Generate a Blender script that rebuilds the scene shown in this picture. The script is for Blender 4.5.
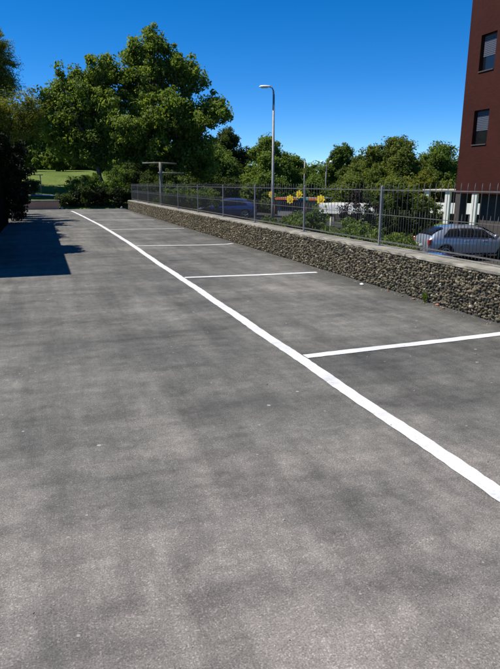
import bpy, bmesh, math, random
import numpy as np
from mathutils import Vector, Matrix

# ------------------------------------------------------------------ camera, sky, sun
for o in list(bpy.data.objects):
    bpy.data.objects.remove(o)
scene = bpy.context.scene
C = scene.collection
cam = bpy.data.cameras.new('camera')
cam_o = bpy.data.objects.new('camera', cam)
C.objects.link(cam_o)
cam_o.location = (0, 0, 1.45)
cam_o.rotation_euler = (math.radians(90 - 14.865), 0, math.radians(-19.35))
cam.sensor_fit = 'VERTICAL'
cam.angle = 2 * math.atan(334.5 / 567)
cam.clip_start = 0.05
cam.clip_end = 5000
scene.camera = cam_o

SUN_EL, SUN_AZ = 58.0, -70.0          # azimuth clockwise from +Y
world = bpy.data.worlds.new('World')
scene.world = world
world.use_nodes = True
wn, wl = world.node_tree.nodes, world.node_tree.links
sky = wn.new('ShaderNodeTexSky')
sky.sky_type = 'NISHITA'
sky.sun_disc = False
sky.sun_elevation = math.radians(SUN_EL)
sky.sun_rotation = math.radians(SUN_AZ % 360)
sky.altitude = 1000
sky.air_density = 0.6
sky.dust_density = 0.0
sky.ozone_density = 4.0
hsv = wn.new('ShaderNodeHueSaturation')
hsv.inputs['Saturation'].default_value = 1.35
hsv.inputs['Hue'].default_value = 0.502
wl.new(sky.outputs[0], hsv.inputs['Color'])
wl.new(hsv.outputs[0], wn['Background'].inputs[0])
wn['Background'].inputs[1].default_value = 0.118

sun = bpy.data.lights.new('sun', 'SUN')
sun.energy = 4.6
sun.angle = math.radians(0.5)
sun.color = (1.0, 0.95, 0.87)
sun_o = bpy.data.objects.new('sun', sun)
C.objects.link(sun_o)
e, a = math.radians(SUN_EL), math.radians(SUN_AZ)
to_sun = Vector((math.sin(a) * math.cos(e), math.cos(a) * math.cos(e), math.sin(e)))
sun_o.rotation_euler = to_sun.to_track_quat('Z', 'Y').to_euler()
sun_o.location = (-20, 10, 30)

scene.view_settings.view_transform = 'Standard'
scene.view_settings.look = 'None'
scene.view_settings.gamma = 1.0
scene.view_settings.exposure = 0.55
scene.view_settings.use_curve_mapping = False

rng = np.random.RandomState(7)
random.seed(7)

# ------------------------------------------------------------------ materials
def new_mat(name):
    m = bpy.data.materials.new(name)
    m.use_nodes = True
    nt = m.node_tree
    return m, nt.nodes, nt.links, nt.nodes['Principled BSDF']

def noise(n, l, vec, scale, detail=4, rough=0.6):
    t = n.new('ShaderNodeTexNoise')
    t.inputs['Scale'].default_value = scale
    t.inputs['Detail'].default_value = detail
    t.inputs['Roughness'].default_value = rough
    l.new(vec, t.inputs['Vector'])
    return t.outputs['Fac']

def ramp(n, l, fac, stops):
    r = n.new('ShaderNodeValToRGB')
    el = r.color_ramp.elements
    while len(el) > 1:
        el.remove(el[0])
    el[0].position, el[0].color = stops[0][0], (*stops[0][1], 1)
    for p, c in stops[1:]:
        x = el.new(p)
        x.color = (*c, 1)
    l.new(fac, r.inputs[0])
    return r.outputs[0]

def mix(n, l, fac, a_, b_, mode='MIX'):
    m = n.new('ShaderNodeMix')
    m.data_type = 'RGBA'
    m.blend_type = mode
    for s, v in ((0, fac), (6, a_), (7, b_)):
        if hasattr(v, 'is_linked'):
            l.new(v, m.inputs[s])
        elif isinstance(v, tuple):
            m.inputs[s].default_value = (*v, 1)
        else:
            m.inputs[s].default_value = v
    return m.outputs[2]

def coords(n, l, scale=None, rot=0.0):
    t = n.new('ShaderNodeTexCoord')
    if scale is None:
        return t.outputs['Object']
    mp = n.new('ShaderNodeMapping')
    mp.inputs['Scale'].default_value = scale
    mp.inputs['Rotation'].default_value = (0, 0, rot)
    l.new(t.outputs['Object'], mp.inputs['Vector'])
    return mp.outputs[0]

def bump(n, l, bsdf, h, strength, dist):
    b = n.new('ShaderNodeBump')
    b.inputs['Strength'].default_value = strength
    b.inputs['Distance'].default_value = dist
    l.new(h, b.inputs['Height'])
    l.new(b.outputs[0], bsdf.inputs['Normal'])

def plain(name, col, rough=0.6, metal=0.0, var=0.15, scale=6.0, bumpy=0.0, coat=0.0):
    m, n, l, b = new_mat(name)
    v = coords(n, l)
    f = noise(n, l, v, scale)
    lo = tuple(c * (1 - var) for c in col)
    hi = tuple(min(1, c * (1 + var)) for c in col)
    l.new(ramp(n, l, f, [(0.3, lo), (0.7, hi)]), b.inputs['Base Color'])
    b.inputs['Roughness'].default_value = rough
    b.inputs['Metallic'].default_value = metal
    b.inputs['Coat Weight'].default_value = coat
    b.inputs['Coat Roughness'].default_value = 0.05
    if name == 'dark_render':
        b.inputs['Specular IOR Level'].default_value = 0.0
    if bumpy:
        bump(n, l, b, noise(n, l, v, scale * 12, 3), bumpy, 0.01)
    return m

def asphalt_mat(name, k=1.0):
    m, n, l, b = new_mat(name)
    v = coords(n, l)
    vs = coords(n, l, (0.45, 1.5, 1), 0.25)
    big = noise(n, l, v, 0.42, 10, 0.72)
    streak = noise(n, l, vs, 0.9, 10, 0.74)
    mid = noise(n, l, v, 7.0, 8, 0.75)
    fine = noise(n, l, v, 150, 4, 0.75)
    c = ramp(n, l, big, [(0.35, tuple(k * x for x in (0.104, 0.104, 0.097))),
                         (0.52, tuple(k * x for x in (0.146, 0.142, 0.128))),
                         (0.67, tuple(k * x for x in (0.200, 0.190, 0.171)))])
    c = mix(n, l, 0.7, c, ramp(n, l, streak, [(0.34, (0.22, 0.22, 0.22)), (0.47, (0.46, 0.46, 0.455)), (0.53, (0.53, 0.525, 0.515)), (0.66, (0.76, 0.745, 0.73))]), 'OVERLAY')
    trk = noise(n, l, coords(n, l, (2.2, 0.22, 1), 0.12), 0.9, 9, 0.72)
    c = mix(n, l, 0.7, c, ramp(n, l, trk, [(0.36, (0.30, 0.30, 0.30)), (0.5, (0.5, 0.5, 0.5)), (0.64, (0.70, 0.69, 0.68))]), 'OVERLAY')
    c = mix(n, l, 0.75, c, ramp(n, l, mid, [(0.32, (0.32, 0.32, 0.32)), (0.5, (0.5, 0.5, 0.5)), (0.68, (0.68, 0.67, 0.66))]), 'OVERLAY')
    c = mix(n, l, 0.8, c, ramp(n, l, fine, [(0.30, (0.16, 0.16, 0.16)), (0.5, (0.5, 0.5, 0.5)), (0.70, (0.86, 0.85, 0.83))]), 'OVERLAY')
    # aggregate showing as pale and dark chips
    vo = n.new('ShaderNodeTexVoronoi')
    vo.inputs['Scale'].default_value = 200
    l.new(v, vo.inputs['Vector'])
    sep = n.new('ShaderNodeSeparateColor')
    l.new(vo.outputs['Color'], sep.inputs[0])
    chip = ramp(n, l, sep.outputs[0], [(0.0, (0.30, 0.30, 0.30)), (0.25, (0.48, 0.48, 0.48)), (0.84, (0.52, 0.52, 0.52)), (0.93, (0.82, 0.81, 0.79)), (1.0, (0.97, 0.95, 0.92))])
    c = mix(n, l, 0.6, c, chip, 'OVERLAY')
    # paler, slightly pinker patch in the near aisle, with a noisy edge
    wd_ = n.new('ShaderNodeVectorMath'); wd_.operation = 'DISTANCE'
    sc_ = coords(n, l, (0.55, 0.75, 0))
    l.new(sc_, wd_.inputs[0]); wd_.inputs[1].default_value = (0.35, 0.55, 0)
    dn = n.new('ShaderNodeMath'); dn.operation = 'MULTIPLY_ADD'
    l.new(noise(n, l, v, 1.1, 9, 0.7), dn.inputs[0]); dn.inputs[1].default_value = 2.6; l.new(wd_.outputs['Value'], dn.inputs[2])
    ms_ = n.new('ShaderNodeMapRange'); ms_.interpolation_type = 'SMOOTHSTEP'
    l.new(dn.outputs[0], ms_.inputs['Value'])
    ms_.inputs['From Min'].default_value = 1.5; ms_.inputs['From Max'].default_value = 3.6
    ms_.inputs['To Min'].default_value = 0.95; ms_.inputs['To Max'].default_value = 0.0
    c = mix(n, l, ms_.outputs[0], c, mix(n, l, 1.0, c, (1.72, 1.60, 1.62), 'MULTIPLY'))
    # grime gathered along the foot of the wall (x = 4.5)
    sx_ = n.new('ShaderNodeSeparateXYZ'); l.new(v, sx_.inputs[0])
    gx = n.new('ShaderNodeMath'); gx.operation = 'MULTIPLY_ADD'
    l.new(noise(n, l, v, 2.6, 8, 0.7), gx.inputs[0]); gx.inputs[1].default_value = 0.75; l.new(sx_.outputs[0], gx.inputs[2])
    gm = n.new('ShaderNodeMapRange'); gm.interpolation_type = 'SMOOTHSTEP'
    l.new(gx.outputs[0], gm.inputs['Value'])
    gm.inputs['From Min'].default_value = 4.42; gm.inputs['From Max'].default_value = 4.80
    gm.inputs['To Min'].default_value = 0.0; gm.inputs['To Max'].default_value = 0.8
    c = mix(n, l, gm.outputs[0], c, tuple(k * x for x in (0.070, 0.066, 0.056)))
    # oil and tyre stains
    st = noise(n, l, coords(n, l, (0.9, 0.5, 1), -0.4), 1.3, 3, 0.5)
    c = mix(n, l, ramp(n, l, st, [(0.60, (0, 0, 0)), (0.74, (0.55, 0.55, 0.55))]), c, tuple(k * x for x in (0.075, 0.074, 0.072)))
    # scattered pale chips and dark spots
    for sc1, thr, colr, seed_ in ((5.0, 0.055, (0.34, 0.33, 0.30), 0.0), (3.2, 0.045, (0.045, 0.043, 0.04), 7.3), (11.0, 0.06, (0.30, 0.29, 0.27), 3.1)):
        mpv = n.new('ShaderNodeMapping'); mpv.inputs['Location'].default_value = (seed_, seed_ * 2, 0)
        l.new(v, mpv.inputs['Vector'])
        wn_ = n.new('ShaderNodeTexNoise'); wn_.inputs['Scale'].default_value = 40; wn_.inputs['Detail'].default_value = 3
        l.new(v, wn_.inputs['Vector'])
        vs1 = n.new('ShaderNodeTexVoronoi'); vs1.inputs['Scale'].default_value = sc1
        l.new(mpv.outputs[0], vs1.inputs['Vector'])
        sp1 = n.new('ShaderNodeSeparateColor'); l.new(vs1.outputs['Color'], sp1.inputs[0])
        th = n.new('ShaderNodeMath'); th.operation = 'MULTIPLY'; l.new(sp1.outputs[2], th.inputs[0]); th.inputs[1].default_value = thr * 2
        dd = n.new('ShaderNodeMath'); dd.operation = 'MULTIPLY_ADD'; l.new(wn_.outputs['Fac'], dd.inputs[0]); dd.inputs[1].default_value = 0.09; l.new(vs1.outputs['Distance'], dd.inputs[2])
        lt = n.new('ShaderNodeMath'); lt.operation = 'LESS_THAN'; l.new(dd.outputs[0], lt.inputs[0]); l.new(th.outputs[0], lt.inputs[1])
        gt = n.new('ShaderNodeMath'); gt.operation = 'GREATER_THAN'; l.new(sp1.outputs[0], gt.inputs[0]); gt.inputs[1].default_value = 0.55
        mm = n.new('ShaderNodeMath'); mm.operation = 'MULTIPLY'; l.new(lt.outputs[0], mm.inputs[0]); l.new(gt.outputs[0], mm.inputs[1])
        m2 = n.new('ShaderNodeMath'); m2.operation = 'MULTIPLY'; l.new(mm.outputs[0], m2.inputs[0]); m2.inputs[1].default_value = 0.8
        c = mix(n, l, m2.outputs[0], c, colr)
    # hairline cracks
    vc = n.new('ShaderNodeTexVoronoi')
    vc.feature = 'DISTANCE_TO_EDGE'
    vc.inputs['Scale'].default_value = 0.42
    wv = n.new('ShaderNodeVectorMath'); wv.operation = 'ADD'
    nz = n.new('ShaderNodeTexNoise'); nz.inputs['Scale'].default_value = 2.2; nz.inputs['Detail'].default_value = 6
    l.new(v, nz.inputs['Vector'])
    l.new(v, wv.inputs[0]); l.new(nz.outputs['Color'], wv.inputs[1])
    l.new(wv.outputs[0], vc.inputs['Vector'])
    ck = ramp(n, l, vc.outputs['Distance'], [(0.0, (1, 1, 1)), (0.004, (0, 0, 0))])
    gate = ramp(n, l, noise(n, l, v, 0.5, 2), [(0.52, (0, 0, 0)), (0.62, (0.5, 0.5, 0.5))])
    c = mix(n, l, mix(n, l, 1.0, ck, gate, 'MULTIPLY'), c, (0.06, 0.06, 0.058))
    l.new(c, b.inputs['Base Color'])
    b.inputs['Roughness'].default_value = 0.86
    b.inputs['Specular IOR Level'].default_value = 0.3
    hb = mix(n, l, 0.5, fine, sep.outputs[1], 'MIX')
    bump(n, l, b, hb, 0.55, 0.006)
    return m

def leaf_mat(name, dark, light, trans=0.35, spec=0.14):
    m, n, l, b = new_mat(name)
    at = n.new('ShaderNodeAttribute')
    at.attribute_name = 'tone'
    v = coords(n, l)
    f = noise(n, l, v, 0.9, 3)
    mx = n.new('ShaderNodeMath'); mx.operation = 'MULTIPLY_ADD'
    l.new(f, mx.inputs[0]); mx.inputs[1].default_value = 0.9
    ad = n.new('ShaderNodeMath'); ad.operation = 'SUBTRACT'
    l.new(at.outputs['Fac'], ad.inputs[0]); ad.inputs[1].default_value = 0.45
    l.new(ad.outputs[0], mx.inputs[2])
    c = ramp(n, l, mx.outputs[0], [(0.05, dark), (0.95, light)])
    l.new(c, b.inputs['Base Color'])
    b.inputs['Roughness'].default_value = 0.55
    b.inputs['Specular IOR Level'].default_value = spec
    tr = n.new('ShaderNodeBsdfTranslucent')
    tc = mix(n, l, 1.0, c, (1.25, 1.25, 0.55), 'MULTIPLY')
    l.new(tc, tr.inputs['Color'])
    ms = n.new('ShaderNodeMixShader')
    ms.inputs[0].default_value = trans
    l.new(b.outputs[0], ms.inputs[1]); l.new(tr.outputs[0], ms.inputs[2])
    l.new(ms.outputs[0], n['Material Output'].inputs['Surface'])
    return m

def stone_mat():
    m, n, l, b = new_mat('split_stone')
    at = n.new('ShaderNodeAttribute'); at.attribute_name = 'tone'
    v = coords(n, l)
    c = ramp(n, l, at.outputs['Fac'], [(0.0, (0.030, 0.025, 0.015)), (0.35, (0.084, 0.068, 0.041)), (0.6, (0.138, 0.112, 0.068)),
                                       (0.85, (0.21, 0.175, 0.115)), (1.0, (0.42, 0.38, 0.29))])
    c = mix(n, l, 0.8, c, ramp(n, l, noise(n, l, v, 28, 4, 0.7), [(0.3, (0.3, 0.3, 0.3)), (0.7, (0.72, 0.72, 0.7))]), 'OVERLAY')
    c = mix(n, l, ramp(n, l, noise(n, l, v, 0.7, 4), [(0.5, (0, 0, 0)), (0.66, (0.5, 0.5, 0.5))]), c, (0.055, 0.062, 0.035))
    l.new(c, b.inputs['Base Color'])
    b.inputs['Roughness'].default_value = 0.9
    bump(n, l, b, noise(n, l, v, 60, 4), 0.6, 0.01)
    return m

def paint_mat():
    m, n, l, b = new_mat('road_paint')
    v = coords(n, l)
    c = ramp(n, l, noise(n, l, v, 2.5, 5), [(0.32, (0.50, 0.50, 0.49)), (0.5, (0.60, 0.60, 0.59)), (0.66, (0.68, 0.68, 0.67))])
    wear = ramp(n, l, noise(n, l, v, 46, 6, 0.8), [(0.55, (0, 0, 0)), (0.70, (0.8, 0.8, 0.8))])
    c = mix(n, l, wear, c, (0.24, 0.23, 0.22))
    scuff = ramp(n, l, noise(n, l, coords(n, l, (1.0, 2.2, 1), 0.5), 1.7, 7, 0.72), [(0.56, (0, 0, 0)), (0.70, (0.45, 0.45, 0.45))])
    c = mix(n, l, scuff, c, (0.26, 0.25, 0.24))
    l.new(c, b.inputs['Base Color'])
    b.inputs['Roughness'].default_value = 0.75
    bump(n, l, b, noise(n, l, v, 60, 4, 0.75), 0.4, 0.004)
    return m

def grass_mat():
    m, n, l, b = new_mat('lawn')
    v = coords(n, l)
    c = ramp(n, l, noise(n, l, v, 0.35, 5), [(0.3, (0.075, 0.110, 0.028)), (0.55, (0.115, 0.155, 0.042)), (0.75, (0.17, 0.19, 0.07))])
    c = mix(n, l, 0.7, c, ramp(n, l, noise(n, l, v, 9, 4), [(0.3, (0.3, 0.3, 0.3)), (0.7, (0.7, 0.7, 0.7))]), 'OVERLAY')
    l.new(c, b.inputs['Base Color'])
    b.inputs['Roughness'].default_value = 1.0
    b.inputs['Specular IOR Level'].default_value = 0.0
    bump(n, l, b, noise(n, l, v, 14, 4), 0.8, 0.05)
    return m

def brick_mat(name, c1, c2, mortar, sc):
    m, n, l, b = new_mat(name)
    t = n.new('ShaderNodeTexCoord')
    sp = n.new('ShaderNodeSeparateXYZ'); l.new(t.outputs['Object'], sp.inputs[0])
    ad = n.new('ShaderNodeMath'); l.new(sp.outputs[0], ad.inputs[0]); l.new(sp.outputs[1], ad.inputs[1])
    cb = n.new('ShaderNodeCombineXYZ'); l.new(ad.outputs[0], cb.inputs[0]); l.new(sp.outputs[2], cb.inputs[1])
    br = n.new('ShaderNodeTexBrick')
    br.inputs['Scale'].default_value = sc
    br.inputs['Color1'].default_value = (*c1, 1); br.inputs['Color2'].default_value = (*c2, 1)
    br.inputs['Mortar'].default_value = (*mortar, 1)
    br.inputs['Mortar Size'].default_value = 0.012
    br.inputs['Brick Width'].default_value = 0.5; br.inputs['Row Height'].default_value = 0.14
    l.new(cb.outputs[0], br.inputs['Vector'])
    f = noise(n, l, t.outputs['Object'], 0.6, 5)
    c = mix(n, l, 0.6, br.outputs['Color'], ramp(n, l, f, [(0.3, (0.38, 0.38, 0.38)), (0.7, (0.62, 0.61, 0.6))]), 'OVERLAY')
    l.new(c, b.inputs['Base Color'])
    b.inputs['Roughness'].default_value = 0.9
    b.inputs['Specular IOR Level'].default_value = 0.15
    bump(n, l, b, br.outputs['Fac'], 0.4, -0.01)
    return m

M = dict(
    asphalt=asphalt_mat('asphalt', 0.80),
    street=asphalt_mat('street_asphalt', 0.6),
    paint=paint_mat(),
    grass=grass_mat(),
    stone=stone_mat(),
    mortar=plain('wall_core', (0.09, 0.08, 0.062), 0.95, var=0.35, scale=9, bumpy=0.6),
    concrete=plain('cap_concrete', (0.215, 0.20, 0.16), 0.9, var=0.45, scale=4, bumpy=0.5),
    path=plain('path_concrete', (0.45, 0.43, 0.38), 0.9, var=0.2, scale=3, bumpy=0.3),
    galv=plain('galvanised_steel', (0.22, 0.215, 0.205), 0.55, 0.25, var=0.2, scale=8),
    iron=plain('grey_iron', (0.115, 0.113, 0.108), 0.6, 0.2, var=0.25, scale=12),
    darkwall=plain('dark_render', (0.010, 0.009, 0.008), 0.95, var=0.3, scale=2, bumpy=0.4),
    bark=plain('bark', (0.10, 0.085, 0.065), 0.95, var=0.4, scale=7, bumpy=0.9),
    oldwood=plain('weathered_wood', (0.20, 0.18, 0.14), 0.95, var=0.35, scale=7, bumpy=0.9),
    walnut=leaf_mat('walnut_leaves', (0.071, 0.118, 0.024), (0.238, 0.307, 0.062), 0.5),
    pine=leaf_mat('pine_needles', (0.102, 0.131, 0.026), (0.280, 0.280, 0.067), 0.5, 0.2),
    olive=leaf_mat('olive_leaves', (0.080, 0.098, 0.016), (0.220, 0.230, 0.040), 0.5, 0.2),
    fresh=leaf_mat('fresh_leaves', (0.087, 0.145, 0.029), (0.217, 0.289, 0.069), 0.5),
    midg=leaf_mat('mid_leaves', (0.062, 0.109, 0.024), (0.177, 0.239, 0.055), 0.5),
    dull=leaf_mat('dull_leaves', (0.069, 0.098, 0.023), (0.184, 0.221, 0.056), 0.5),
    darkg=leaf_mat('dark_leaves', (0.024, 0.043, 0.012), (0.084, 0.118, 0.029), 0.4),
    purple=leaf_mat('plum_leaves', (0.014, 0.010, 0.012), (0.050, 0.034, 0.036), 0.2),
    yellowg=leaf_mat('yellow_leaves', (0.14, 0.14, 0.02), (0.34, 0.30, 0.04), 0.4),
    drygrass=leaf_mat('rust_leaves', (0.10, 0.055, 0.02), (0.20, 0.12, 0.04), 0.3),
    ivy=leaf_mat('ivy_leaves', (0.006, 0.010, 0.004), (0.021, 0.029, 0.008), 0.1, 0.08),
    brick=brick_mat('red_brown_brick', (0.0500, 0.0129, 0.0093), (0.0420, 0.0112, 0.0078), (0.0420, 0.0146, 0.0109), 2.0),
    salmon=brick_mat('pale_brick', (0.58, 0.27, 0.15), (0.52, 0.25, 0.15), (0.50, 0.38, 0.28), 2.0),
    darkconc=plain('shaded_ground_floor', (0.06, 0.05, 0.045), 0.9, var=0.2),
    glass=plain('window_glass', (0.03, 0.035, 0.045), 0.06, var=0.1),
    blind=plain('roller_blind', (0.075, 0.085, 0.115), 0.6, var=0.1),
    frame=plain('window_frame', (0.06, 0.04, 0.035), 0.6),
    silver=plain('silver_car_paint', (0.35, 0.39, 0.46), 0.32, 0.55, var=0.03, coat=1.0),
    blue=plain('blue_car_paint', (0.025, 0.045, 0.19), 0.3, 0.2, var=0.05, coat=1.0),
    brightblue=plain('bright_blue_car_paint', (0.04, 0.09, 0.32), 0.3, 0.2, var=0.05, coat=1.0),
    white=plain('white_paint', (0.78, 0.78, 0.76), 0.5, var=0.05),
    carglass=plain('car_glass', (0.010, 0.012, 0.014), 0.06, var=0.1),
    tyre=plain('tyre_rubber', (0.02, 0.02, 0.02), 0.85),
    rim=plain('alloy_rim', (0.55, 0.56, 0.58), 0.3, 0.8, var=0.05),
    black=plain('black_plastic', (0.025, 0.025, 0.026), 0.6),
    red=plain('red_lens', (0.45, 0.015, 0.015), 0.2, coat=1.0),
    redpaint=plain('red_orange_paint', (0.52, 0.13, 0.04), 0.6),
    yellow=plain('yellow_paint', (0.80, 0.58, 0.02), 0.6, var=0.06),
    ochre=plain('ochre_paint', (0.60, 0.40, 0.03), 0.6),
    grey=plain('grey_panel', (0.22, 0.22, 0.22), 0.7),
    teal=plain('teal_panel', (0.05, 0.26, 0.26), 0.6),
    grit=plain('grit', (0.20, 0.19, 0.17), 0.9, var=0.6, scale=3),
    terracotta=plain('brick_chip', (0.30, 0.13, 0.07), 0.9, var=0.3, scale=30),
    lens=plain('lamp_glass', (0.75, 0.77, 0.78), 0.25, var=0.04),
)

# ------------------------------------------------------------------ helpers
def link(o, parent=None, mat=None):
    C.objects.link(o)
    if parent is not None:
        o.parent = parent
    if mat is not None:
        o.data.materials.append(M[mat] if isinstance(mat, str) else mat)
    return o

def tag(o, label=None, cat=None, group=None, kind=None):
    if label: o['label'] = label
    if cat: o['category'] = cat
    if group: o['group'] = group
    if kind: o['kind'] = kind
    return o

def thing(name, label, cat, loc=(0, 0, 0), rz=0.0, group=None):
    o = bpy.data.objects.new(name, None)
    o.empty_display_size = 0.2
    o.location = loc
    o.rotation_euler = (0, 0, rz)
    C.objects.link(o)
    return tag(o, label, cat, group)

class MB:
    """collects shapes and links them as one mesh object"""
    def __init__(self):
        self.v, self.f = [], []
    def add(self, vs, fs):
        k = len(self.v)
        self.v += [tuple(p) for p in vs]
        self.f += [tuple(i + k for i in q) for q in fs]
        return self
    def box(self, x0, x1, y0, y1, z0, z1):
        return self.add([(x0, y0, z0), (x1, y0, z0), (x1, y1, z0), (x0, y1, z0), (x0, y0, z1), (x1, y0, z1), (x1, y1, z1), (x0, y1, z1)],
                        [(0, 3, 2, 1), (4, 5, 6, 7), (0, 1, 5, 4), (1, 2, 6, 5), (2, 3, 7, 6), (3, 0, 4, 7)])
    def tube(self, pts, rad, n=6, cap=True):
        pts = [Vector(p) for p in pts]
        if not hasattr(rad, '__len__'):
            rad = [rad] * len(pts)
        vs, fs = [], []
        for i, p in enumerate(pts):
            d = (pts[min(i + 1, len(pts) - 1)] - pts[max(i - 1, 0)]).normalized()
            u = d.cross(Vector((0, 0, 1)) if abs(d.z) < 0.95 else Vector((0, 1, 0))).normalized()
            w = d.cross(u)
            for k in range(n):
                t = 2 * math.pi * k / n
                vs.append(p + (u * math.cos(t) + w * math.sin(t)) * rad[i])
        for i in range(len(pts) - 1):
            for k in range(n):
                fs.append((i * n + k, i * n + (k + 1) % n, (i + 1) * n + (k + 1) % n, (i + 1) * n + k))
        if cap:
            fs.append(tuple(range(n - 1, -1, -1)))
            fs.append(tuple((len(pts) - 1) * n + k for k in range(n)))
        return self.add(vs, fs)
    def lathe(self, prof, n=16, axis='z', c=(0, 0, 0)):
        vs, fs = [], []
        for r, h in prof:
            for k in range(n):
                t = 2 * math.pi * k / n
                p = (r * math.cos(t), r * math.sin(t), h)
                if axis == 'y': p = (p[0], p[2], p[1])
                vs.append((p[0] + c[0], p[1] + c[1], p[2] + c[2]))
        for i in range(len(prof) - 1):
            for k in range(n):
                fs.append((i * n + k, i * n + (k + 1) % n, (i + 1) * n + (k + 1) % n, (i + 1) * n + k))
        fs.append(tuple(range(n - 1, -1, -1)))
        fs.append(tuple((len(prof) - 1) * n + k for k in range(n)))
        return self.add(vs, fs)
    def build(self, name, mat, parent=None, smooth=False, bevel=0.0):
        me = bpy.data.meshes.new(name)
        me.from_pydata(self.v, [], self.f)
        bm = bmesh.new(); bm.from_mesh(me)
        bmesh.ops.recalc_face_normals(bm, faces=bm.faces)
        if bevel:
            bmesh.ops.bevel(bm, geom=list(bm.edges), offset=bevel, segments=1, affect='EDGES')
        bm.to_mesh(me); bm.free()
        if smooth:
            me.polygons.foreach_set('use_smooth', [True] * len(me.polygons))
        o = bpy.data.objects.new(name, me)
        return link(o, parent, mat)

def np_mesh(name, V, F, tone=None, smooth=False):
    """V (n,3), F (m,k) constant polygon size, tone one value per face"""
    me = bpy.data.meshes.new(name)
    n, (m_, k) = len(V), F.shape
    me.vertices.add(n); me.loops.add(m_ * k); me.polygons.add(m_)
    me.vertices.foreach_set('co', np.ascontiguousarray(V, dtype=np.float32).ravel())
    me.loops.foreach_set('vertex_index', np.ascontiguousarray(F, dtype=np.int32).ravel())
    me.polygons.foreach_set('loop_start', np.arange(0, m_ * k, k, dtype=np.int32))
    me.polygons.foreach_set('loop_total', np.full(m_, k, dtype=np.int32))
    if smooth:
        me.polygons.foreach_set('use_smooth', np.ones(m_, dtype=bool))
    me.update(calc_edges=True)
    if tone is not None:
        at = me.attributes.new('tone', 'FLOAT', 'FACE')
        at.data.foreach_set('value', np.ascontiguousarray(tone, dtype=np.float32))
    me.validate()
    return me

def sm(t):
    t = min(1.0, max(0.0, t))
    return t * t * (3 - 2 * t)

# ------------------------------------------------------------------ ground
def height(x, y):
    left = -0.06
    if y > 36.4:
        left = 0.12 + 0.38 * sm((y - 36.4) / 1.5) + 2.0 * sm((y - 38.5) / 17) + max(0, y - 55) * 0.04
        left = min(left, 7)
    right = -1.62 + 0.70 * sm((y - 24) / 13) * sm((26 - x) / 11) + max(0, y - 75) * 0.03
    right = min(right, 6)
    w = 0.12 + 7 * sm((y - 34.5) / 5)
    t = sm((x - 4.62) / w)
    return left * (1 - t) + right * t

xs = sorted(set([-1800, -900, -450, -220, -120, -80] + [round(v, 2) for v in np.arange(-60, -12, 4)] + [round(v, 2) for v in np.arange(-12, 4, 1.0)]
                + [4.3, 4.62, 4.68, 4.74] + [round(v, 2) for v in np.arange(5.5, 40, 1.0)] + [round(v, 2) for v in np.arange(40, 120, 5)] + [160, 240, 450, 900, 1800]))
ys = sorted(set([-1800, -900, -450, -200, -100, -60, -40, -20, -10, 0, 10, 20, 28] + [round(v, 2) for v in np.arange(33, 62, 0.75)] + [round(v, 2) for v in np.arange(62, 130, 4)] + [140, 180, 260, 450, 900, 1800]))
V = np.array([(x, y, height(x, y)) for y in ys for x in xs])
nx = len(xs)
F = np.array([(j * nx + i, j * nx + i + 1, (j + 1) * nx + i + 1, (j + 1) * nx + i) for j in range(len(ys) - 1) for i in range(nx - 1)])
tag(link(bpy.data.objects.new('ground', np_mesh('ground', V, F, smooth=True)), None, 'grass'), kind='structure')

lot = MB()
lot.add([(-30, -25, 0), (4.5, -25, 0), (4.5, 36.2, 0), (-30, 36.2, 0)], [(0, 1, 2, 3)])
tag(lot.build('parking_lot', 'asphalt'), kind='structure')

# street on the lower side of the wall, following the terrain
sx = np.arange(6.2, 18.9, 0.5); sy = np.arange(-30, 75, 1.5)
V = np.array([(x, y, height(x, y) + 0.03) for y in sy for x in sx])
nx = len(sx)
F = np.array([(j * nx + i, j * nx + i + 1, (j + 1) * nx + i + 1, (j + 1) * nx + i) for j in range(len(sy) - 1) for i in range(nx - 1)])
tag(link(bpy.data.objects.new('street', np_mesh('street', V, F, smooth=True)), None, 'street'), kind='structure')

# painted lines: slightly uneven hand-rolled edges
def painted(name, pts, w, z):
    P = []
    for a_, b_ in zip(pts[:-1], pts[1:]):
        n_ = max(2, int((Vector(b_) - Vector(a_)).length / 0.06))
        for i in range(n_):
            P.append(Vector(a_).lerp(Vector(b_), i / n_))
    P.append(Vector(pts[-1]))
    vs, fs = [], []
    for i, p in enumerate(P):
        d = (P[min(i + 1, len(P) - 1)] - P[max(i - 1, 0)]).normalized()
        nrm = Vector((-d.y, d.x))
        k = 0.004 * math.sin(i * 0.21) + 0.003 * math.sin(i * 0.057 + 2)
        wl_ = w / 2 + random.uniform(-.004, .004) + k
        wr_ = w / 2 + random.uniform(-.004, .004) - k
        q0, q1 = p + nrm * wl_, p - nrm * wr_
        vs += [(q0.x, q0.y, z), (q1.x, q1.y, z)]
    for i in range(len(P) - 1):
        fs.append((2 * i, 2 * i + 1, 2 * i + 3, 2 * i + 2))
    o = MB().add(vs, fs).build(name, 'paint')
    for p in o.data.polygons:
        if p.normal.z < 0:
            o.data.flip_normals(); break
    return tag(o, kind='structure')

painted('parking_lane_line', [(1.945, -8), (1.945, 1.9), (1.945, 4.3), (1.93, 8.8), (1.915, 10.6), (1.915, 14.3), (1.88, 17.6), (1.80, 21.7), (1.60, 27.3), (1.38, 32.6), (1.30, 33.6)], 0.110, 0.005)
for pts in ([(2.012, -0.7), (4.2, -0.65)], [(2.012, 4.28), (4.22, 4.34)], [(1.998, 8.84), (3.23, 8.71), (4.24, 8.65)], [(1.985, 13.95), (3.72, 13.58), (4.15, 13.60), (4.36, 13.71)],
            [(1.92, 19.3), (4.34, 19.08)], [(1.77, 24.75), (4.2, 24.03)], [(1.51, 31.1), (4.27, 30.26)]):
    painted('parking_bay_line', pts, 0.105, 0.0045)

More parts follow.
